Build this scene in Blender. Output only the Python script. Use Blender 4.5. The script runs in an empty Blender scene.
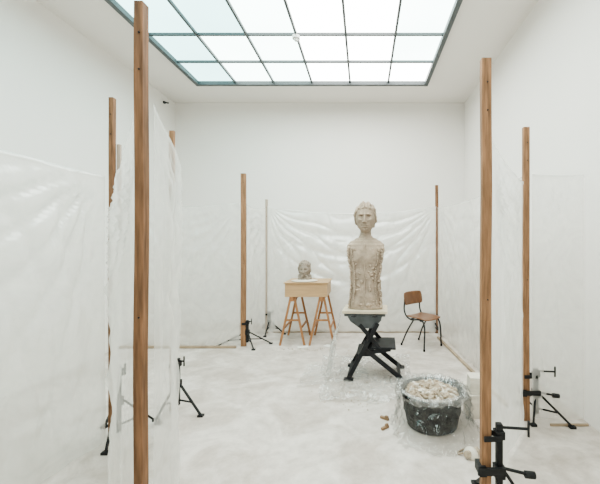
import bpy, bmesh, math, random
from mathutils import Vector, Matrix, noise
random.seed(7)
S=bpy.context.scene
C=S.collection
PI=math.pi
try:
    S.view_settings.view_transform='AgX'
    S.view_settings.look='AgX - Medium High Contrast'
except Exception as ex: print(ex)

# ------------------------------------------------------------ materials
def newmat(name):
    m=bpy.data.materials.new(name); m.use_nodes=True
    nt=m.node_tree; b=nt.nodes["Principled BSDF"]
    return m,nt,b
def simple(name,col,rough=0.6,metal=0.0,var=0.12,scale=8.0,bump=0.0,stretch=(1,1,1),detail=5,point=0,spec=0.5):
    m,nt,b=newmat(name)
    b.inputs["Roughness"].default_value=rough
    b.inputs["Metallic"].default_value=metal
    b.inputs["Specular IOR Level"].default_value=spec
    tc=nt.nodes.new("ShaderNodeTexCoord"); mp=nt.nodes.new("ShaderNodeMapping")
    mp.inputs["Scale"].default_value=stretch
    nt.links.new(tc.outputs["Object"],mp.inputs["Vector"])
    n=nt.nodes.new("ShaderNodeTexNoise"); n.inputs["Scale"].default_value=scale; n.inputs["Detail"].default_value=detail
    nt.links.new(mp.outputs["Vector"],n.inputs["Vector"])
    r=nt.nodes.new("ShaderNodeValToRGB")
    r.color_ramp.elements[0].position=0.3; r.color_ramp.elements[1].position=0.7
    r.color_ramp.elements[0].color=(*[max(0,c*(1-var)) for c in col],1)
    r.color_ramp.elements[1].color=(*[min(1,c*(1+var)) for c in col],1)
    nt.links.new(n.outputs["Fac"],r.inputs["Fac"])
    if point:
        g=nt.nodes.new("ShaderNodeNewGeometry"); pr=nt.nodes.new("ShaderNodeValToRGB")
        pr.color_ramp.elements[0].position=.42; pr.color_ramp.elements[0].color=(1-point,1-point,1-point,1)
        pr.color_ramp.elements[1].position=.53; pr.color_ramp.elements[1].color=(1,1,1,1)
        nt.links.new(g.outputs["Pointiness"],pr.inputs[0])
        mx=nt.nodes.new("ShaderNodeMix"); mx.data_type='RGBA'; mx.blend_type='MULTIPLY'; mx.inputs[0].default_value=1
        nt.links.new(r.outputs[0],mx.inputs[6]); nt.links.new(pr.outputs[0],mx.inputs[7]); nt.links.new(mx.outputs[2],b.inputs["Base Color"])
    else: nt.links.new(r.outputs["Color"],b.inputs["Base Color"])
    if bump>0:
        bp=nt.nodes.new("ShaderNodeBump"); bp.inputs["Strength"].default_value=bump; bp.inputs["Distance"].default_value=0.01
        nt.links.new(n.outputs["Fac"],bp.inputs["Height"]); nt.links.new(bp.outputs["Normal"],b.inputs["Normal"])
    return m
M_wall=simple("wall_paint",(0.87,0.833,0.80),0.85,var=0.012,scale=1.2,bump=0.03)
M_ceil=simple("ceiling_paint",(0.83,0.785,0.75),0.9,var=0.012,scale=1.0)
M_wood_dark=simple("wood_brown",(0.20,0.105,0.058),0.65,var=0.45,scale=9,bump=0.3,stretch=(6,6,0.5),spec=.3)
M_wood_or=simple("wood_orange",(0.27,0.148,0.082),0.65,var=0.4,scale=9,bump=0.3,stretch=(6,6,0.5),spec=.3)
M_wood_pale=simple("wood_pale",(0.42,0.34,0.28),0.65,var=0.15,scale=9,bump=0.2,stretch=(6,6,0.5))
M_batten=simple("batten_wood",(0.36,0.27,0.19),0.65,var=0.2,scale=6,bump=0.2)
M_table=simple("table_birch",(0.47,0.30,0.165),0.5,var=0.12,scale=6,bump=0.1,stretch=(0.6,5,6))
M_board=simple("board_pale",(0.58,0.49,0.37),0.6,var=0.12,scale=6,bump=0.1)
M_offcut=simple("offcut_wood",(0.27,0.17,0.10),0.7,var=0.2,scale=8)
M_trestle=simple("trestle_pine",(0.33,0.155,0.07),0.5,var=0.2,scale=10,bump=0.1)
M_chairwood=simple("chair_plywood",(0.17,0.075,0.035),0.35,var=0.2,scale=8,stretch=(4,1,1))
M_steel=simple("dark_steel",(0.016,0.016,0.017),0.5,metal=0.0,var=0.3,scale=20,spec=.3)
M_bench=simple("bench_steel",(0.018,0.018,0.020),0.55,metal=0.0,var=0.3,scale=10,spec=.3)
M_benchgrey=simple("bench_grey",(0.075,0.078,0.08),0.55,metal=0.0,var=0.2,scale=10,spec=.3)
M_tube=simple("tube_steel",(0.03,0.03,0.032),0.35,metal=0.3,var=0.2,scale=10)
M_frame=simple("skylight_frame",(0.09,0.10,0.105),0.5,metal=0.1,var=0.1,scale=5)
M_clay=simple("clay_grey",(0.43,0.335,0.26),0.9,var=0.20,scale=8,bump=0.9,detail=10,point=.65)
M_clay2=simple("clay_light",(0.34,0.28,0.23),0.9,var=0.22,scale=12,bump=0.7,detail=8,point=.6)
M_rubber=simple("black_rubber",(0.003,0.003,0.0032),0.75,var=0.3,scale=10,spec=.1)
M_block=simple("plaster_white",(0.66,0.60,0.52),0.85,var=0.08,scale=8,bump=0.4)
M_rub=simple("clay_rubble",(0.42,0.335,0.255),0.9,var=0.4,scale=22,bump=0.6,detail=3)
M_white=simple("white_plastic",(0.7,0.7,0.68),0.4,var=0.03)
M_paper=simple("paper",(0.80,0.77,0.72),0.8,var=0.04)

def plastic(name,lo,hi,scale=2.0,bump=0.35,rough=.2,bs=7,tint=.97,trans=.45,gloss=.09):
    m=bpy.data.materials.new(name); m.use_nodes=True; nt=m.node_tree; nt.nodes.clear(); N=nt.nodes.new; L=nt.links.new
    out=N("ShaderNodeOutputMaterial"); mix=N("ShaderNodeMixShader"); tr=N("ShaderNodeBsdfTransparent")
    tr.inputs["Color"].default_value=(tint,tint,tint*.995,1)
    p=N("ShaderNodeBsdfPrincipled"); p.inputs["Base Color"].default_value=(0.92,0.90,0.875,1); p.inputs["Roughness"].default_value=rough
    tl=N("ShaderNodeBsdfTranslucent"); tl.inputs["Color"].default_value=(0.95,0.93,0.905,1)
    m2=N("ShaderNodeMixShader"); m2.inputs[0].default_value=trans
    L(p.outputs[0],m2.inputs[1]); L(tl.outputs[0],m2.inputs[2])
    tc=N("ShaderNodeTexCoord"); n=N("ShaderNodeTexNoise"); n.inputs["Scale"].default_value=scale; n.inputs["Detail"].default_value=6
    n.inputs["Distortion"].default_value=1.5
    mr=N("ShaderNodeMapRange"); mr.inputs["From Min"].default_value=0.3; mr.inputs["From Max"].default_value=0.7
    mr.inputs["To Min"].default_value=lo; mr.inputs["To Max"].default_value=hi
    L(tc.outputs["Object"],n.inputs["Vector"]); L(n.outputs["Fac"],mr.inputs["Value"]); L(mr.outputs[0],mix.inputs[0])
    mp=N("ShaderNodeMapping"); mp.inputs["Scale"].default_value=(1,1,0.5); L(tc.outputs["Object"],mp.inputs["Vector"])
    n2=N("ShaderNodeTexNoise"); n2.inputs["Scale"].default_value=bs; n2.inputs["Detail"].default_value=3; n2.inputs["Distortion"].default_value=2.0
    L(mp.outputs[0],n2.inputs["Vector"])
    bp=N("ShaderNodeBump"); bp.inputs["Strength"].default_value=bump; bp.inputs["Distance"].default_value=0.03
    L(n2.outputs["Fac"],bp.inputs["Height"]); L(bp.outputs[0],p.inputs["Normal"]); L(bp.outputs[0],tl.inputs["Normal"])
    gl=N("ShaderNodeBsdfGlossy"); gl.inputs["Roughness"].default_value=rough*.8; gl.inputs["Color"].default_value=(1,1,1,1)
    L(bp.outputs[0],gl.inputs["Normal"])
    m3=N("ShaderNodeMixShader"); m3.inputs[0].default_value=gloss
    L(tr.outputs[0],mix.inputs[1]); L(m2.outputs[0],mix.inputs[2]); L(mix.outputs[0],m3.inputs[1]); L(gl.outputs[0],m3.inputs[2]); L(m3.outputs[0],out.inputs[0])
    return m
M_pl=plastic("polythene_sheet",0.42,0.64,bump=.4,gloss=.08,rough=.28,bs=4)
M_pl_thin=plastic("polythene_thin",0.32,0.50,bump=.4,gloss=.08,rough=.28,bs=4)
M_pl_floor=plastic("polythene_floor",0.10,0.38,scale=7,bump=.8,rough=.12,bs=10,tint=.92,gloss=.08)
M_pl_liner=plastic("polythene_liner",0.0,0.10,scale=12,bump=1.0,rough=.07,bs=10,tint=.93,gloss=.045)

m,nt,b=newmat("dusty_floor"); M_floor=m
b.inputs["Roughness"].default_value=0.5
tc=nt.nodes.new("ShaderNodeTexCoord")
n1=nt.nodes.new("ShaderNodeTexNoise"); n1.inputs["Scale"].default_value=2.2; n1.inputs["Detail"].default_value=9; n1.inputs["Roughness"].default_value=0.65; n1.inputs["Distortion"].default_value=0.8
n2=nt.nodes.new("ShaderNodeTexNoise"); n2.inputs["Scale"].default_value=8; n2.inputs["Detail"].default_value=8; n2.inputs["Roughness"].default_value=0.7
for n in (n1,n2): nt.links.new(tc.outputs["Object"],n.inputs["Vector"])
r1=nt.nodes.new("ShaderNodeValToRGB"); e=r1.color_ramp.elements
e[0].position=0.38; e[0].color=(0.50,0.43,0.385,1); e[1].position=0.60; e[1].color=(0.69,0.625,0.58,1)
r2=nt.nodes.new("ShaderNodeValToRGB"); e=r2.color_ramp.elements
e[0].position=0.35; e[0].color=(0.78,0.765,0.75,1); e[1].position=0.6; e[1].color=(1,1,1,1)
nt.links.new(n1.outputs["Fac"],r1.inputs["Fac"]); nt.links.new(n2.outputs["Fac"],r2.inputs["Fac"])
mx=nt.nodes.new("ShaderNodeMix"); mx.data_type='RGBA'; mx.blend_type='MULTIPLY'; mx.inputs[0].default_value=0.8
nt.links.new(r1.outputs[0],mx.inputs[6]); nt.links.new(r2.outputs[0],mx.inputs[7]); nt.links.new(mx.outputs[2],b.inputs["Base Color"])

def emis(name,col,s):
    m=bpy.data.materials.new(name); m.use_nodes=True; nt=m.node_tree; nt.nodes.clear()
    o=nt.nodes.new("ShaderNodeOutputMaterial"); e=nt.nodes.new("ShaderNodeEmission")
    tc=nt.nodes.new("ShaderNodeTexCoord"); n=nt.nodes.new("ShaderNodeTexNoise"); n.inputs["Scale"].default_value=0.8
    mr=nt.nodes.new("ShaderNodeMapRange"); mr.inputs["To Min"].default_value=s*0.85; mr.inputs["To Max"].default_value=s*1.15
    nt.links.new(tc.outputs["Object"],n.inputs["Vector"]); nt.links.new(n.outputs["Fac"],mr.inputs["Value"])
    e.inputs["Color"].default_value=(*col,1); nt.links.new(mr.outputs[0],e.inputs["Strength"]); nt.links.new(e.outputs[0],o.inputs[0])
    return m
LS=8.6
M_pane=[emis("pane_a",(0.96,1,0.95),LS),emis("pane_b",(0.82,1,0.94),LS*0.78),emis("pane_c",(0.58,0.96,0.94),LS*0.45)]

# ------------------------------------------------------------ geometry helpers
def add(name,bm,mat,parent=None,smooth=False,bevel=0):
    me=bpy.data.meshes.new(name)
    bmesh.ops.recalc_face_normals(bm,faces=bm.faces)
    bm.to_mesh(me); bm.free()
    for mm in (mat if isinstance(mat,list) else [mat]): me.materials.append(mm)
    if smooth:
        for p in me.polygons: p.use_smooth=True
    o=bpy.data.objects.new(name,me); C.objects.link(o)
    if parent: o.parent=parent
    if bevel:
        md=o.modifiers.new("bev",'BEVEL'); md.width=bevel; md.segments=2; md.limit_method='ANGLE'
    return o
def empty(name,loc=(0,0,0),rot=0):
    o=bpy.data.objects.new(name,None); o.location=loc; o.rotation_euler=(0,0,rot); o.empty_display_size=0.1; C.objects.link(o); return o
def bbox(bm,x0,x1,y0,y1,z0,z1,mi=0):
    vs=[bm.verts.new((x,y,z)) for x in (x0,x1) for y in (y0,y1) for z in (z0,z1)]
    for f in ((0,1,3,2),(4,6,7,5),(0,4,5,1),(2,3,7,6),(0,2,6,4),(1,5,7,3)):
        fc=bm.faces.new([vs[i] for i in f]); fc.material_index=mi
def box(name,x0,x1,y0,y1,z0,z1,mat,parent=None,bevel=0):
    bm=bmesh.new(); bbox(bm,x0,x1,y0,y1,z0,z1); return add(name,bm,mat,parent,bevel=bevel)
def beam(bm,p,q,w,h):
    p=Vector(p);q=Vector(q);d=(q-p).normalized()
    up=Vector((0,0,1)) if abs(d.z)<0.95 else Vector((0,1,0))
    s=d.cross(up).normalized(); u=s.cross(d).normalized()
    vs=[bm.verts.new(c+s*a*w/2+u*b_*h/2) for c in (p,q) for a,b_ in ((-1,-1),(1,-1),(1,1),(-1,1))]
    bm.faces.new(vs[0:4][::-1]); bm.faces.new(vs[4:8])
    for i in range(4): bm.faces.new((vs[i],vs[(i+1)%4],vs[4+(i+1)%4],vs[4+i]))
def rod(bm,p,q,r,seg=12,r2=None):
    p=Vector(p);q=Vector(q);d=(q-p)
    rot=d.to_track_quat('Z','Y').to_matrix().to_4x4()
    bmesh.ops.create_cone(bm,cap_ends=True,segments=seg,radius1=r,radius2=r if r2 is None else r2,depth=d.length,matrix=Matrix.Translation((p+q)/2)@rot)
def tube(name,pts,r,mat,parent,cyc=False):
    cu=bpy.data.curves.new(name,'CURVE'); cu.dimensions='3D'; cu.bevel_depth=r; cu.bevel_resolution=3; cu.use_fill_caps=True
    sp=cu.splines.new('BEZIER'); sp.bezier_points.add(len(pts)-1); sp.use_cyclic_u=cyc
    for i,p in enumerate(pts):
        bp=sp.bezier_points[i]; bp.co=p; bp.handle_left_type='AUTO'; bp.handle_right_type='AUTO'
    cu.materials.append(mat); o=bpy.data.objects.new(name,cu); C.objects.link(o); o.parent=parent; return o

# ------------------------------------------------------------ room
XL,XR,YB,YF,H=-3.72,1.98,6.8,-2.0,4.34
box("floor",XL-.1,XR+.1,YF-.1,YB+.1,-0.1,0,M_floor)
box("wall_left",XL-.1,XL,YF,YB,0,H,M_wall)
box("wall_right",XR,XR+.1,YF,YB,0,H,M_wall)
box("wall_back",XL-.1,XR+.1,YB,YB+.1,0,H,M_wall)
box("wall_front",XL-.1,XR+.1,YF-.1,YF,0,H,M_wall)
cw,rw=0.655,0.69
SX0,SX1=-2.86,-2.86+6*cw; SY1=5.93; SY0=SY1-9*rw
bm=bmesh.new()
bbox(bm,XL-.1,SX0,YF-.1,YB+.1,H,H+.15); bbox(bm,SX1,XR+.1,YF-.1,YB+.1,H,H+.15)
bbox(bm,SX0,SX1,SY1,YB+.1,H,H+.15); bbox(bm,SX0,SX1,YF-.1,SY0,H,H+.15)
add("ceiling",bm,M_ceil)
sk=empty("window_1",(0,0,0))
bm=bmesh.new()
for i in range(6):
    for j in range(9):
        x0=SX0+i*cw; y0=SY0+j*rw
        vs=[bm.verts.new(v) for v in ((x0,y0,H+.02),(x0,y0+rw,H+.02),(x0+cw,y0+rw,H+.02),(x0+cw,y0,H+.02))]
        f=bm.faces.new(vs)
        k=0
        if i==0: k=2
        elif i==1: k=2 if j<7 else 1
        elif i==2: k=1
        elif i==5 and j<8 : k=1
        f.material_index=k
add("skylight_panes",bm,M_pane,sk)
bm=bmesh.new()
for i in range(7):
    w=0.014 if 0<i<6 else 0.03
    x=SX0+i*cw; bbox(bm,x-w,x+w,SY0-.03,SY1+.03,H-.02 if 0<i<6 else H-.05,H+.015)
for j in range(10):
    w=0.014 if 0<j<9 else 0.03
    y=SY0+j*rw; bbox(bm,SX0-.03,SX1+.03,y-w,y+w,H-.018 if 0<j<9 else H-.048,H+.014)
add("skylight_bars",bm,M_frame,sk)
sm=empty("smoke_detector")
dx,dy=SX0+3*cw,SY1-2*rw
bm=bmesh.new(); rod(bm,(dx,dy,H-.021),(dx,dy,H-.06),.05,20); rod(bm,(dx,dy,H-.06),(dx,dy,H-.09),.035,20,.02); add("housing",bm,M_white,sm)
ws=empty("wall_sensor")
bm=bmesh.new(); bbox(bm,XL,XL+.03,6.38,6.42,4.17,4.21); rod(bm,(XL+.03,6.40,4.19),(XL+.10,6.38,4.17),.014); add("sensor_body",bm,M_benchgrey,ws)

# ------------------------------------------------------------ wooden posts
def post(x,y,top,w,d,mat,splice=None,name="wooden_post",lean=0):
    e=empty(name,(x,y,0))
    bm=bmesh.new()
    n=14
    rings=[]
    for i in range(n+1):
        z=top*i/n; ox=0.006*noise.noise((x*3,y,z*1.3))+lean*z/top; oy=0.006*noise.noise((x*3+9,y,z*1.3))
        rings.append([bm.verts.new((ox+a*w/2,oy+b_*d/2,z)) for a,b_ in ((-1,-1),(1,-1),(1,1),(-1,1))])
    for a,b_ in zip(rings,rings[1:]):
        for k in range(4): bm.faces.new((a[k],a[(k+1)%4],b_[(k+1)%4],b_[k]))
    bm.faces.new(rings[0][::-1]); bm.faces.new(rings[-1])
    add("board",bm,mat,e,bevel=0.003)
    if splice:
        sx,z0,z1,sw=splice
        bm=bmesh.new(); bbox(bm,sx-sw/2,sx+sw/2,d/2+.001,d/2+.022,z0,z1); add("splice_board",bm,M_wood_pale,e,bevel=0.002)
    bm=bmesh.new()
    for z in (top*.48,top-.14,top-.30): rod(bm,(.004,-d/2-.005,z),(.004,d/2+.004,z),.004,8)
    add("bolts",bm,M_steel,e)
    return e
def tripod(x,y,h,legs,side=1,screw=False,off=.05):
    e=empty("steel_tripod_stand",(x,y,0))
    sx=side*off
    bm=bmesh.new()
    bbox(bm,sx-.017,sx+.017,-.017,.017,.06,h)
    bbox(bm,sx-.028,sx+.028,-.03,.03,h*.45,h*.45+.07)
    bbox(bm,sx-.026,sx+.026,-.028,.028,h*.85,h*.85+.045)
    beam(bm,(sx,-.03,h*.87),(-sx*.3,-.035,h*.87),.012,.03)
    beam(bm,(sx,.03,h*.87),(-sx*.3,.035,h*.87),.012,.03)
    add("column",bm,M_steel,e,bevel=.003)
    bm=bmesh.new()
    for a,r in legs:
        ex,ey=sx+math.cos(a)*r,math.sin(a)*r
        beam(bm,(sx+math.cos(a)*.015,math.sin(a)*.015,h*.55),(ex,ey,.012),.016,.016)
        bbox(bm,ex-.025,ex+.025,ey-.02,ey+.02,0,.018)
        beam(bm,(sx,0,.11),(sx+(ex-sx)*.6,ey*.6,h*.55*.4+.004),.008,.014)
    add("legs",bm,M_steel,e)
    bm=bmesh.new()
    L=.16 if screw else .07
    rod(bm,(sx,0,h*.96),(sx+side*L,-.02,h*.96),.008,10)
    rod(bm,(sx+side*L,-.02,h*.96-.045),(sx+side*L,-.02,h*.96+.045),.007,8)
    if screw:
        rod(bm,(sx,0,h*.55),(sx+side*L,-.02,h*.5),.009,10)
        rod(bm,(sx+side*L-.02,-.02,h*.5),(sx+side*L+.035,-.02,h*.49),.02,12)
        bbox(bm,-side*.03-.02,-side*.03+.02,-.045,.045,h*.5,h*.5+.05)
        bbox(bm,-side*.03-.03,sx+.02,-.05,-.035,h*.5+.01,h*.5+.05)
    add("clamp_screw",bm,M_steel,e)
    return e
post(-.980,1.52,2.65,.040,.045,M_wood_dark)
post(-2.045,2.80,2.77,.036,.04,M_wood_dark,(.035,1.7,2.4,.028))
post(-1.81,3.26,2.65,.045,.03,M_wood_or)
post(-1.85,5.3,2.65,.075,.05,M_wood_or)
post(-1.715,6.07,2.35,.04,.04,M_wood_pale)
post(1.28,6.07,2.6,.05,.045,M_wood_dark)
post(1.455,3.1,2.63,.055,.04,M_wood_or)
post(.698,1.98,2.65,.056,.04,M_wood_or)
post(-2.2,.25,2.6,.04,.04,M_wood_or)

tripod(-1.85,5.3,.40,[(PI*1.02,.45),(-.9,.25),(.35,.35)],1,off=.06)
tripod(-1.715,6.07,.38,[(PI,.2),(-.3,.3),(-1.6,.25)],1)
tripod(-1.81,3.26,.5,[(-.35,.28),(PI*.7,.3),(-2.1,.2)],1)
tripod(-2.045,2.80,.60,[(-1.35,.2),(.9,.3),(PI*.8,.3)],1)
tripod(-.985,1.52,.5,[(-.4,.25),(PI*.75,.3),(-2.1,.3)],-1)
tripod(1.28,6.07,.36,[(PI*.9,.3),(-1.2,.25),(1.0,.3)],-1)
tripod(1.455,3.1,.46,[(-.5,.28),(1.6,.3),(-2.2,.12)],1,True,off=.09)
tripod(.70,1.98,.56,[(-.2,.22),(PI*.95,.22),(1.7,.3)],1,True,off=.075)

# ------------------------------------------------------------ plastic sheets
def sheet(pts,tops,sag,mat,bottom=0.03,folds=1.0,seed=0,nu=110,nv=70,corner=1.0,flare=0.0,name="plastic_sheet",swag=0.0):
    P=[Vector((p[0],p[1],0)) for p in pts]
    seg=[(P[i+1]-P[i]).length for i in range(len(P)-1)]; T=sum(seg)
    def at(s):
        i=0
        while i<len(seg)-1 and s>seg[i]: s-=seg[i]; i+=1
        f=min(1,s/seg[i]); 
        return P[i].lerp(P[i+1],f), tops[i]*(1-f)+tops[i+1]*f
    bm=bmesh.new(); G=[]
    for a in range(nu+1):
        u=a/nu; s=u*T; c,top=at(s)
        c0,_=at(max(0,s-.12)); c1,_=at(min(T,s+.12))
        c=(c0+c1+c)/3 if len(P)>2 else c
        t=(c1-c0).normalized(); nrm=Vector((-t.y,t.x,0))
        top=top-sag*4*u*(1-u)+0.012*noise.noise((s*2,seed,0))
        col=[]
        for b_ in range(nv+1):
            v=b_/nv; z=top*(1-v)+bottom*v
            D=top-z
            w=0
            for (cu,sg) in ((s,1),(T-s,-1)):
                r=math.hypot(cu,D)+.02; th=math.atan2(D,cu+.01)
                sn=math.sin(13*th+seed*sg+1.8*noise.noise((r*1.5,seed,sg)))
                sn=(1-abs(sn))**2*1.6-.5
                w+=corner*0.034*sn*math.exp(-r/1.3)*min(1,r*3)*min(1,cu*6)*min(1,D*5+.05)
            if swag:
                q=D/(0.18+swag*4*u*(1-u))
                for kq in (1,1.9,3.0): w+=.05*math.exp(-((q-kq)/.16)**2)*4*u*(1-u)
            w+=folds*0.060*noise.noise((s*2.2+seed*7+D*.5,z*.45,seed))*min(1,D*2+.15)
            rn=1-abs(noise.noise((s*4+seed*3+z*.9,z*.8,seed+4)))*2.2
            w+=folds*0.022*max(0,rn)**2*min(1,D*4+.1)
            rn=1-abs(noise.noise((s*5-z*2.1,z*2.5+seed,seed+8)))*3
            w+=folds*0.008*max(0,rn)**2*min(1,D*4+.1)
            edge=min(1,(min(s,T-s)+.01)*5)
            w*=edge*.92+.08
            w+=flare*v*v
            q=c+nrm*w
            q.z=z
            col.append(bm.verts.new(q))
        G.append(col)
    for a in range(nu):
        for b_ in range(nv): bm.faces.new((G[a][b_],G[a+1][b_],G[a+1][b_+1],G[a][b_+1]))
    hm=[]
    for a in range(nu+1):
        r=[G[a][0]]
        q=G[a][0].co.copy()+Vector((.003,-.006,0)); r.append(bm.verts.new(q))
        q=G[a][0].co.lerp(G[a][1].co,.9+.3*noise.noise((a*.05,seed,1)))+Vector((.003,-.006,0)); r.append(bm.verts.new(q))
        hm.append(r)
    for a in range(nu):
        for b_ in range(2): bm.faces.new((hm[a][b_],hm[a+1][b_],hm[a+1][b_+1],hm[a][b_+1]))
    return add(name,bm,mat,smooth=True)
sheet([(-2.2,.30),(-2.07,2.76)],[2.24,2.13],.03,M_pl,seed=1,folds=1.4,nu=150,corner=1.3,bottom=.01)
sheet([(-.965,1.555),(-1.04,1.98),(-1.79,3.22)],[2.24,2.06,2.10],.02,M_pl_thin,seed=2,folds=1.1,nu=140)
sheet([(-1.01,1.55),(-1.27,1.78),(-2.0,2.77)],[2.24,2.0,2.10],.03,M_pl_thin,seed=3,folds=1.1,nu=140)
sheet([(-1.90,5.26),(XL+.04,5.28)],[2.2,2.2],.05,M_pl_thin,seed=4)
sheet([(-1.72,6.02),(-1.84,5.36)],[2.2,2.2],.05,M_pl_thin,seed=5,nu=40)
sheet([(-1.69,6.03),(1.26,6.03)],[2.22,2.22],.12,M_pl,seed=6,nu=200,nv=120,folds=.8,corner=1.7,swag=.22)
sheet([(1.285,6.02),(1.44,3.15)],[2.2,2.2],.05,M_pl_thin,seed=7,nu=150)
sheet([(1.42,3.08),(.74,2.01)],[2.14,2.19],.03,M_pl,seed=8,nu=120,folds=.9,corner=.9)
sheet([(1.49,3.06),(XR-.03,3.06)],[2.2,2.2],.01,M_pl_thin,seed=9,nu=50,corner=.6)

def batten(p,q,w=.045,h=.03):
    bm=bmesh.new(); beam(bm,(p[0],p[1],h/2),(q[0],q[1],h/2),w,h); add("wooden_batten",bm,M_batten,bevel=.003)
batten((-3.68,5.2),(-1.93,5.2),.04,.035)
batten((1.23,5.75),(1.385,3.35),.035)
batten((1.62,3.0),(1.95,3.0),.02,.02)
batten((-1.6,6.12),(1.15,6.12))

# ------------------------------------------------------------ clay head builder
def head_bm(bm,center,s=1.0,nu=150,nv=150,hair=True):
    a,b_,c=.121,.145,.187
    R=[]
    def g(x,z,x0,z0,sx,sz): return math.exp(-((x-x0)/sx)**2-((z-z0)/sz)**2)
    for j in range(1,nv):
        ph=PI*j/nv
        row=[]
        for i in range(nu):
            th=2*PI*i/nu
            x=a*math.sin(ph)*math.sin(th); y=-b_*math.sin(ph)*math.cos(th); z=c*math.cos(ph)
            if z<0:
                t=min(.9999,-z/c); pr=min(2.0,(1-t**2.8)**(1/2.8)/math.sqrt(1-t*t))
                x*=pr*(1-.40*t**1.5)
                if y>0: y*=1-.45*t
                else: y*=1+(pr-1)*.75-.06*t
            front=max(0,min(1,(-y-.02)/.05))
            ax=abs(x)
            d=0
            d+=.014*g(ax,z,.040,.034,.032,.010)
            d-=.040*g(ax,z,.044,.004,.024,.018)
            d+=.029*g(ax,z,.046,.0,.017,.0095)
            d-=.012*g(ax,z,.046,.0145,.022,.0035)
            d-=.010*g(ax,z,.046,-.0145,.020,.0035)
            d-=.006*g(ax,z,.046,.0,.006,.005)
            if z>-.058: nz=max(0,min(1,(.03-z)/.088))
            else: nz=1
            prof=(.012+.034*nz)
            if z<-.060: prof*=max(0,1-(-.060-z)/.011)
            if z>.03: prof*=math.exp(-((z-.03)/.02)**2)
            wn=.0095+.006*nz
            d+=prof*math.exp(-abs(x/wn)**2.5)
            d+=.016*g(ax,z,.019,-.055,.008,.009)
            d-=.012*g(ax,z,.010,-.070,.010,.004)
            d+=.017*g(ax,z,.008,-.0865,.024,.0065)+.019*g(ax,z,.0,-.107,.025,.0085)
            d-=.024*g(ax,z,.0,-.0965,.034,.004)
            d-=.008*g(ax,z,.036,-.0965,.008,.010)
            d-=.014*g(ax,z,.0,-.125,.028,.007)
            d+=.008*g(ax,z,.0,-.155,.032,.018)
            d+=.011*g(ax,z,.064,-.028,.025,.022)
            d-=.008*g(ax,z,.070,-.085,.02,.03)
            y-=d*front
            hl=.088+.012*math.cos(x*22) - max(0,(y+.085))*1.7
            if hair:
                k=max(0,min(1,(z-hl)/.008))
                if y>.0: k=max(k,min(1,y/.03) if z>-.11 else 0)
                rr=Vector((x,y,z)).normalized()
                st=.008*math.sin(ax*150+z*50+3*noise.noise((x*12,y*12,z*12)))+.008*noise.noise((x*35,y*35,z*35))
                part=-.014*math.exp(-(x/.007)**2) if z>.05 else 0
                x+=rr.x*k*(.017+st+part); y+=rr.y*k*(.016+st+part); z+=rr.z*k*(.010+st+part)
            row.append(bm.verts.new((center[0]+x*s,center[1]+y*s,center[2]+z*s)))
        R.append(row)
    top=bm.verts.new((center[0],center[1],center[2]+c*s*1.04)); bot=bm.verts.new((center[0],center[1],center[2]-c*s))
    for i in range(nu):
        bm.faces.new((top,R[0][i],R[0][(i+1)%nu])); bm.faces.new((bot,R[-1][(i+1)%nu],R[-1][i]))
    for r0,r1 in zip(R,R[1:]):
        for i in range(nu): bm.faces.new((r0[i],r1[i],r1[(i+1)%nu],r0[(i+1)%nu]))
    for sg in (-1,1):
        mt=Matrix.Translation((center[0]+sg*.125*s,center[1]+.005*s,center[2]-.010*s))@Matrix.Rotation(sg*.6,4,'Z')@Matrix.Diagonal((.012*s,.026*s,.038*s,1))
        bmesh.ops.create_uvsphere(bm,u_segments=16,v_segments=12,radius=1,matrix=mt)
def loft(bm,secs,seg=96,rough=0.0,seed=0,lump=0.0):
    R=[]
    for z,a,b_,cy,ex in secs:
        row=[]
        for i in range(seg):
            t=2*PI*i/seg; ct,st=math.cos(t),math.sin(t)
            x=a*math.copysign(abs(ct)**(2/ex),ct); y=b_*math.copysign(abs(st)**(2/ex),st)+cy
            n=1+rough*noise.noise((x*9+seed,y*9,z*9))+lump*noise.noise((x*24,y*24,z*20+3))
            row.append(bm.verts.new((x*n,y*n,z)))
        R.append(row)
    bm.faces.new(R[0][::-1]); bm.faces.new(R[-1])
    for r0,r1 in zip(R,R[1:]):
        for i in range(seg): bm.faces.new((r0[i],r0[(i+1)%seg],r1[(i+1)%seg],r1[i]))
def interp(keys,n):
    out=[]
    for i in range(n+1):
        z=keys[0][0]+(keys[-1][0]-keys[0][0])*i/n
        for k0,k1 in zip(keys,keys[1:]):
            if z<=k1[0]+1e-9:
                f=(z-k0[0])/(k1[0]-k0[0]); f2=f*f*(3-2*f)
                out.append([z]+[k0[m]*(1-f2)+k1[m]*f2 for m in range(1,5)]); break
    return out
bm=bmesh.new()
keys=[(0,.204,.135,0,2.7),(.10,.192,.13,0,2.7),(.30,.174,.115,0,2.5),(.48,.186,.12,-.0,2.5),(.62,.210,.13,-.01,2.5),(.70,.224,.125,0,2.5),(.76,.220,.112,.005,2.4),(.80,.188,.095,.01,2.2),(.83,.132,.080,.012,2),(.855,.085,.07,.01,2),(.89,.067,.066,.008,2)]
loft(bm,interp(keys,160),seg=200,rough=.06,lump=.05)
keys=[(.82,.09,.08,.01,2),(.87,.070,.066,.008,2),(.93,.065,.066,.004,2),(1.0,.072,.085,0,2)]
loft(bm,interp(keys,16),seg=48,rough=.03)
head_bm(bm,(0,-.015,1.09))
def wz(z): return .200-.026*math.exp(-((z-.32)/.2)**2)+.014*max(0,min(1,(z-.5)/.2))
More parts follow.
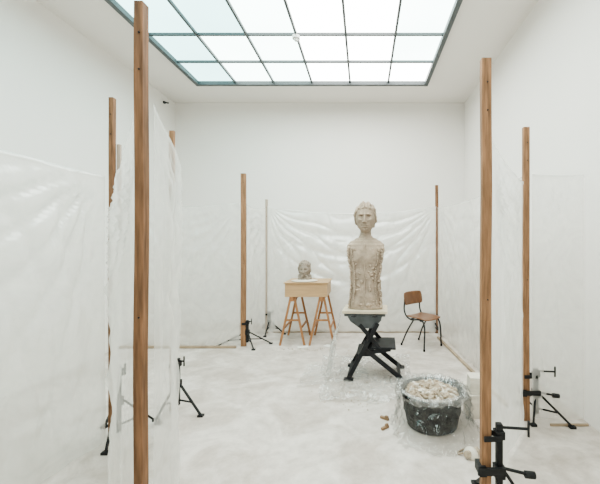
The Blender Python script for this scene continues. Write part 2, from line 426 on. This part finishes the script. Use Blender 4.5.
for sg in (-1,1):
    for y0 in (-.085,-.03,.03):
        z=.02
        while z<.735:
            r=random.uniform(.010,.021)*(1.15 if z>.6 else 1)
            x=sg*(wz(z)-.006+.014*noise.noise((z*14,y0*40,sg)))
            mt=Matrix.Translation((x,y0+random.uniform(-.012,.012),z))@Matrix.Rotation(random.random()*3,4,'Y')@Matrix.Rotation(random.random()*3,4,'X')@Matrix.Diagonal((r,r*.8,r*random.uniform(.9,1.5),1))
            bmesh.ops.create_icosphere(bm,subdivisions=1,radius=1,matrix=mt)
            z+=random.uniform(.010,.034)
    z=.06
    while z<.72:
        r=random.uniform(.007,.013)
        mt=Matrix.Translation((sg*(wz(z)-.054+.010*noise.noise((z*11,5,sg))),-.112,z))@Matrix.Diagonal((r,.014,r*1.5,1))
        bmesh.ops.create_icosphere(bm,subdivisions=1,radius=1,matrix=mt); z+=random.uniform(.010,.035)
    mt=Matrix.Translation((sg*.078,-.094,.60))@Matrix.Diagonal((.066,.038,.06,1))
    bmesh.ops.create_uvsphere(bm,u_segments=20,v_segments=14,radius=1,matrix=mt)
    for k in range(24):
        z=random.uniform(.08,.74); r=random.uniform(.012,.026)
        mt=Matrix.Translation((sg*random.uniform(.02,.13),-.113,z))@Matrix.Rotation(random.random()*3,4,'Y')@Matrix.Diagonal((r,.013,r*.6,1))
        bmesh.ops.create_icosphere(bm,subdivisions=2,radius=1,matrix=mt)
for k in range(54):
    z=.06+k*.0135
    mt=Matrix.Translation((.010*noise.noise((z*9,0,0)),-.119+.010*noise.noise((z*14,3,0)),z))@Matrix.Diagonal((.006,.014,.013,1))
    bmesh.ops.create_icosphere(bm,subdivisions=1,radius=1,matrix=mt)
for k in range(90):
    t=random.uniform(0,2*PI); r=random.uniform(.010,.022)
    mt=Matrix.Translation((.192*math.cos(t),.13*math.sin(t),random.uniform(.0,.05)+r*.9))@Matrix.Diagonal((r,r,r*.8,1))
    bmesh.ops.create_icosphere(bm,subdivisions=1,radius=1,matrix=mt)
SZ=.804
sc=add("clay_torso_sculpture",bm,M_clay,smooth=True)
sc.location=(.02,4.2,SZ); sc.rotation_euler=(0,0,-.08)
md=sc.modifiers.new("rm",'REMESH'); md.mode='VOXEL'; md.voxel_size=.0038; md.use_smooth_shade=True
tx=bpy.data.textures.new("clay_lumps",'CLOUDS'); tx.noise_scale=.05; tx.noise_depth=4
md=sc.modifiers.new("dp",'DISPLACE'); md.texture=tx; md.strength=.009; md.mid_level=.5

# ------------------------------------------------------------ folding workbench
wb=empty("folding_workbench",(.02,4.2,0),-.06)
box("plywood_board",-.265,.265,-.21,.21,.768,.80,M_board,wb,bevel=.003)
bm=bmesh.new(); bbox(bm,-.24,.24,-.20,-.02,.735,.767); bbox(bm,-.24,.24,.02,.20,.735,.767); add("vise_jaws",bm,M_benchgrey,wb,bevel=.004)
bm=bmesh.new()
for y in (-.19,.19):
    vs=[bm.verts.new((x,yy,z)) for yy in (y-.012,y+.012) for x,z in ((-.20,.735),(.20,.735),(.19,.69),(.10,.60),(-.06,.60),(-.17,.68))]
    bm.faces.new(vs[:6]); bm.faces.new(vs[6:][::-1])
    for k in range(6): bm.faces.new((vs[k],vs[6+k],vs[6+(k+1)%6],vs[(k+1)%6]))
add("side_plates",bm,M_benchgrey,wb)
bm=bmesh.new()
for y in (-.20,.20):
    beam(bm,(.15,y*1.06,.66),(-.19,y*1.15,.02),.03,.05)
    beam(bm,(-.06,y*.98,.64),(.20,y*1.0,.34),.028,.045)
    beam(bm,(.0,y*.98,.36),(.43,y*1.0,.02),.03,.05)
    beam(bm,(-.06,y*1.0,.30),(.30,y*1.0,.36),.024,.04)
    bbox(bm,-.24,-.13,y*1.15-.03,y*1.15+.03,0,.03)
    bbox(bm,.38,.48,y-.03,y+.03,0,.03)
beam(bm,(-.18,-.23,.05),(-.18,.23,.05),.035,.05)
beam(bm,(.40,-.2,.05),(.40,.2,.05),.035,.05)
beam(bm,(-.02,-.2,.33),(-.02,.2,.33),.03,.05)
beam(bm,(.12,-.2,.60),(.12,.2,.60),.03,.03)
add("leg_frame",bm,M_bench,wb,bevel=.003)
bm=bmesh.new(); bbox(bm,.08,.36,-.22,.22,.36,.385); bbox(bm,-.10,.10,-.21,.21,.275,.30); add("step_boards",bm,M_bench,wb,bevel=.004)
bm=bmesh.new()
for x in (-.12,.12):
    rod(bm,(x,-.21,.75),(x,-.27,.75),.010,12); rod(bm,(x-.03,-.27,.75),(x+.03,-.27,.75),.006,8)
add("vise_handles",bm,M_steel,wb)

bm=bmesh.new(); G=[]
nu,nv=60,70
for a in range(nu+1):
    u=a/nu; col=[]
    for b_ in range(nv+1):
        v=b_/nv
        y=3.97+u*.42
        L=v*1.1
        if L<.74: x=-.275-.10*(L/.74)**1.5; z=.765-L
        else: x=-.375-(L-.74)*.8; z=.015
        y+=(u-.5)*.4*v
        f=noise.noise((u*5,v*1.2,3)); w=.07*(1-abs(f)*2)*min(1,v*3)+.012*noise.noise((u*15,v*5,5))
        x-=.01+abs(w)*min(1,v*4); z+= .02*abs(noise.noise((u*8,v*9,1))) if L>.7 else 0
        col.append(bm.verts.new((x,y,max(.012,z))))
    G.append(col)
for a in range(nu):
    for b_ in range(nv): bm.faces.new((G[a][b_],G[a+1][b_],G[a+1][b_+1],G[a][b_+1]))
add("draped_plastic",bm,M_pl_floor,smooth=True)
bm=bmesh.new(); G=[]
cs=[Vector((-.58,4.85,0)),Vector((.64,4.85,0)),Vector((.48,3.46,0)),Vector((-.44,3.42,0))]
NN=160
for a in range(NN+1):
    u=a/NN; col=[]
    for b_ in range(NN+1):
        v=b_/NN
        p=cs[0].lerp(cs[1],u).lerp(cs[3].lerp(cs[2],u),v)
        e_=min(u,1-u,v,1-v)
        p.x+=.09*noise.noise((u*4,v*4,1))*(1 if e_<.2 else .3); p.y+=.09*noise.noise((u*4,v*4,7))
        f=noise.noise((p.x*3.5+p.y*2,p.y*2.5-p.x*1.5,2)); rid=max(0,1-abs(f)*7)
        f2=noise.noise((p.x*7-p.y*4,p.y*7+p.x*3,8)); rid2=max(0,1-abs(f2)*6)
        p.z=.004+(.034*rid+.020*rid2)*max(.2,1-min(1,e_*1.5))+.004*abs(noise.noise((p.x*20,p.y*20,4)))
        col.append(bm.verts.new(p))
    G.append(col)
for a in range(NN):
    for b_ in range(NN): bm.faces.new((G[a][b_],G[a+1][b_],G[a+1][b_+1],G[a][b_+1]))
add("plastic_floor_cover",bm,M_pl_floor,smooth=True)

# ------------------------------------------------------------ trestle table with box top
tb=empty("trestle_table",(-.895,5.62,0)); tb.scale=(.95,1,.975)
bm=bmesh.new(); bbox(bm,-.345,.345,-.30,.30,.77,.985); add("drawer_box",bm,M_table,tb,bevel=.004)
box("table_top",-.365,.365,-.32,.32,.985,1.0,M_table,tb,bevel=.003)
for k,cx in enumerate((-.225,.255)):
    bm=bmesh.new()
    bbox(bm,cx-.02,cx+.02,-.30,.30,.70,.77)
    for y in (-.27,.27):
        for sg in (-1,1):
            beam(bm,(cx+sg*.03,y,.765),(cx+sg*.20,y*1.08,.0),.035,.02)
        beam(bm,(cx-.11,y*1.03,.40),(cx+.11,y*1.03,.40),.02,.03)
    for sg in (-1,1): beam(bm,(cx+sg*.14,-.28,.27),(cx+sg*.14,.28,.27),.018,.035)
    add("trestle_%d"%(k+1),bm,M_trestle,tb)
sb=empty("small_clay_bust",(-.95,5.52,.975))
bm=bmesh.new(); rod(bm,(0,0,0),(0,0,.012),.19,40,.21); rod(bm,(0,0,.012),(0,0,.03),.15,40,.12); add("turntable_dish",bm,M_block,sb,smooth=False)
bm=bmesh.new()
loft(bm,interp([(.025,.10,.09,0,2.5),(.06,.09,.08,0,2.2),(.12,.07,.065,0,2)],10),seg=40,rough=.15)
head_bm(bm,(0,0,.185),.74,90,80)
for k in range(60):
    t=random.uniform(0,2*PI); r=random.uniform(.012,.026)
    bmesh.ops.create_icosphere(bm,subdivisions=1,radius=r,matrix=Matrix.Translation((.095*math.cos(t),.085*math.sin(t),.035+random.random()*.07)))
for k in range(7):
    x=-.078+k*.026
    pts=[(x,-.105*math.cos(a),.19+.145*math.sin(a)*math.sqrt(max(.2,1-(x/.11)**2))) for a in [i*PI/10+.75 for i in range(7)]]
    for p,q in zip(pts,pts[1:]): beam(bm,p,q,.015,.016)
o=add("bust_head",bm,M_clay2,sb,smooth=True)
md=o.modifiers.new("rm",'REMESH'); md.mode='VOXEL'; md.voxel_size=.004; md.use_smooth_shade=True
md=o.modifiers.new("dp",'DISPLACE'); md.texture=tx; md.strength=.012

# ------------------------------------------------------------ chair
ch=empty("school_chair",(.90,5.32,0),math.radians(42))
def ply(name,w,d,curve,mat,xf,th=.012,nu=14,nv=14,rnd=.25):
    bm=bmesh.new(); top=[];
    for i in range(nu+1):
        r=[]
        for j in range(nv+1):
            u=-1+2*i/nu; v=-1+2*j/nv
            x=u*w/2*(1-rnd*.35*abs(v)**4); y=v*d/2*(1-rnd*.35*abs(u)**4)
            r.append(bm.verts.new(xf(x,y,curve(u,v))))
        top.append(r)
    for i in range(nu):
        for j in range(nv): bm.faces.new((top[i][j],top[i+1][j],top[i+1][j+1],top[i][j+1]))
    o=add(name,bm,mat,ch,smooth=True); md=o.modifiers.new("s",'SOLIDIFY'); md.thickness=th; md.offset=0
    return o
ply("seat",.40,.40,lambda u,v:.012*u*u-.02*max(0,-v-.5)+.004*v,M_chairwood,lambda x,y,c:(x,y-.02,.45+c))
ply("backrest",.42,.20,lambda u,v:-.035*u*u,M_chairwood,lambda x,y,c:(x,.215+c+y*.18,.72+y))
for sg in (-1,1):
    n="left" if sg<0 else "right"
    tube("frame_"+n,[(sg*.21,-.20,.012),(sg*.185,-.17,.40),(sg*.18,-.13,.43),(sg*.18,.12,.43),(sg*.185,.19,.50),(sg*.185,.20,.72)],.012,M_tube,ch)
    tube("rear_leg_"+n,[(sg*.18,.02,.43),(sg*.19,.15,.22),(sg*.21,.24,.012)],.012,M_tube,ch)
tube("cross_bar",[(-.18,-.1,.42),(.18,-.1,.42)],.009,M_tube,ch)
tube("cross_bar_rear",[(-.18,.1,.42),(.18,.1,.42)],.009,M_tube,ch)
bm=bmesh.new()
for sg in (-1,1):
    for y in (-.20,.24): rod(bm,(sg*.21,y,0),(sg*.21,y,.03),.015,12)
add("foot_caps",bm,M_rubber,ch)

# ------------------------------------------------------------ tub with clay rubble
tub=empty("rubber_tub",(.60,3.05,0))
def lathe(bm,prof,seg=72,f=None):
    R=[]
    for k,(r,z) in enumerate(prof):
        row=[]
        for i in range(seg):
            t=2*PI*i/seg; rr,zz=(r,z) if f is None else f(r,z,t,k)
            row.append(bm.verts.new((rr*math.cos(t),rr*math.sin(t),zz)))
        R.append(row)
    for a_,b_ in zip(R,R[1:]):
        for i in range(seg): bm.faces.new((a_[i],a_[(i+1)%seg],b_[(i+1)%seg],b_[i]))
    return R
bm=bmesh.new()
R=lathe(bm,[(.205,0),(.220,.01),(.240,.12),(.247,.125),(.251,.14),(.247,.155),(.264,.27),(.278,.28),(.283,.295),(.273,.305),(.257,.295),(.237,.15),(.2,.02)])
bm.faces.new(R[0][::-1]); bm.faces.new(R[-1])
add("tub_body",bm,M_rubber,tub,smooth=True)
for k,a in enumerate((.6,.6+PI)):
    pts=[]
    for q in (-1,-.7,0,.7,1):
        rr=.275+.03*(1-q*q); t=a+q*.28; pts.append((rr*math.cos(t),rr*math.sin(t),.285+.02*(1-q*q)))
    tube("handle_%d"%(k+1),pts,.012,M_rubber,tub)
bm=bmesh.new()
for k in range(680):
    r=.225*math.sqrt(random.random()); t=random.uniform(0,2*PI)
    s_=random.choice((.010,.014,.018,.024,.030))*random.uniform(.8,1.2)
    z=.252+.065*(1-(r/.24)**2)+.02*noise.noise((r*math.cos(t)*12,r*math.sin(t)*12,3))+random.uniform(-.014,.014)
    mt=Matrix.Translation((r*math.cos(t),r*math.sin(t),z))@Matrix.Rotation(random.random()*6,4,random.choice('XYZ'))@Matrix.Rotation(random.random()*6,4,'X')@Matrix.Diagonal((s_*1.1,s_*random.uniform(.6,1),s_*random.uniform(.4,.8),1))
    g_=bmesh.ops.create_icosphere(bm,subdivisions=1,radius=1,matrix=mt)
    mi=1 if random.random()<.3 else 0
    for v in g_['verts']:
        v.co+=Vector((random.uniform(-1,1),random.uniform(-1,1),random.uniform(-1,1)))*s_*.28
        for f in v.link_faces: f.material_index=mi
bmesh.ops.create_uvsphere(bm,u_segments=40,v_segments=16,radius=1,matrix=Matrix.Translation((0,0,.236))@Matrix.Diagonal((.236,.236,.07,1)))
add("clay_rubble_heap",bm,[M_rub,M_block],tub)
bm=bmesh.new()
def lf(r,z,t,k):
    n=noise.noise((math.cos(t)*3,math.sin(t)*3,k*.25)); n2=noise.noise((math.cos(t)*7,math.sin(t)*7,k*.25))
    n2=(1-abs(n2)*3)
    out=max(0,k-5)/16
    return r+abs(n)*.06*out+max(-.3,n2)*.032*min(1,k/6)+ (.09*out*max(0,math.cos(t-4.9))), max(.006,z+(n2*.014 if k<18 else 0)+ (.016*n if k<6 else 0))
base=[(.215,.268),(.240,.300),(.266,.326),(.287,.322),(.296,.29),(.293,.25),(.289,.21),(.284,.17),(.282,.13),(.284,.09),(.294,.05),(.31,.02),(.33,.010),(.345,.008)]
prof=[]
for (p,q) in zip(base,base[1:]): prof+= [p,((p[0]+q[0])/2,(p[1]+q[1])/2)]
prof.append(base[-1])
lathe(bm,prof,170,lf)
add("plastic_liner",bm,M_pl_liner,tub,smooth=True)
bm=bmesh.new()
prof=[(.222,.275),(.240,.300),(.262,.324),(.280,.330),(.296,.318),(.303,.296),(.303,.270)]
def lc(r,z,t,k):
    n=noise.noise((math.cos(t)*9,math.sin(t)*9,k*.2+5)); m_=noise.noise((math.cos(t)*2.5,math.sin(t)*2.5,7))
    return r+n*.016, z+n*.014+(m_*.05 if k>4 else 0)
lathe(bm,prof,150,lc); add("liner_collar",bm,M_pl_floor,tub,smooth=True)

# ------------------------------------------------------------ blocks, mask, offcuts
def block(x,y,z,w,d,h,rot):
    bm=bmesh.new(); bmesh.ops.create_cube(bm,size=1,matrix=Matrix.Diagonal((w,d,h,1)))
    bmesh.ops.subdivide_edges(bm,edges=bm.edges,cuts=5,use_grid_fill=True)
    for v in bm.verts: v.co+=Vector((noise.noise(v.co*14+Vector((z,0,0))),noise.noise(v.co*14+Vector((0,5,z))),0))*.008
    o=add("plaster_block",bm,M_block,smooth=False,bevel=0); o.location=(x,y,z+h/2); o.rotation_euler=(0,0,rot)
block(1.04,3.20,0,.18,.16,.21,.15); block(1.05,3.21,.213,.155,.15,.145,-.1); block(1.12,3.50,0,.22,.18,.16,.3)
mk=empty("dust_mask",(.80,2.58,0),.5)
bm=bmesh.new(); bmesh.ops.create_uvsphere(bm,u_segments=28,v_segments=18,radius=1,matrix=Matrix.Translation((0,0,.0))@Matrix.Diagonal((.050,.062,.065,1)))
for v in bm.verts: v.co.z=max(0,v.co.z)
add("mask_cup",bm,M_block,mk,smooth=True)
bm=bmesh.new()
for sg in (-1,1): rod(bm,(sg*.036,-.01,.030),(sg*.060,-.02,.038),.026,24)
add("filter_discs",bm,M_rub,mk)
tube("strap",[(-.05,.03,.02),(-.07,.06,.008),(0,.08,.008),(.07,.06,.008),(.05,.03,.02)],.006,M_batten,mk)
for k,(p,q) in enumerate((((.15,3.14),(.22,3.09)),((.15,2.93),(.21,2.98)))):
    bm=bmesh.new(); h=.022
    beam(bm,(p[0],p[1],h/2),(q[0],q[1],h/2),.024,h)
    d=Vector((q[0]-p[0],q[1]-p[1],0)).normalized(); m_=Vector((q[0],q[1],h+.008))
    beam(bm,m_-d*.035,m_-d*.005,.02,.016)
    add("wooden_offcut",bm,M_offcut,bevel=.003)
bm=bmesh.new()
for k in range(200):
    cx,cy,sx,sy=random.choice(((.0,3.9,.45,.4),(.0,3.5,.3,.2),(-.85,5.12,.4,.08)))
    x=random.gauss(cx,sx*.6); y=random.gauss(cy,sy*.6); s_=random.uniform(.003,.009)
    if x>1.2 or (x>.15 and y<3.5) or (x<-.4 and y>5.2): continue
    bmesh.ops.create_icosphere(bm,subdivisions=1,radius=s_,matrix=Matrix.Translation((x,y,s_*.6))@Matrix.Diagonal((1,1.3,.6,1)))
add("clay_crumbs",bm,M_rub)
bm=bmesh.new()
for (x,y,w,d,r) in ((-.93,5.24,.16,.1,.3),(-.55,5.3,.1,.12,1.0)):
    mt=Matrix.Translation((x,y,.006))@Matrix.Rotation(r,4,'Z')@Matrix.Diagonal((w,d,.006,1)); bmesh.ops.create_cube(bm,size=1,matrix=mt)
add("paper_scraps",bm,M_paper)

# ------------------------------------------------------------ world, camera
w=bpy.data.worlds.new("world"); S.world=w; w.use_nodes=True
w.node_tree.nodes["Background"].inputs[0].default_value=(.8,.85,.9,1); w.node_tree.nodes["Background"].inputs[1].default_value=.5
cam=bpy.data.cameras.new("camera"); co=bpy.data.objects.new("camera",cam); C.objects.link(co)
co.location=(0,0,1.6); co.rotation_euler=(PI/2,0,0)
cam.sensor_width=36; cam.lens=20.7; cam.shift_x=-64/600; cam.shift_y=0; cam.clip_start=.05
S.camera=co
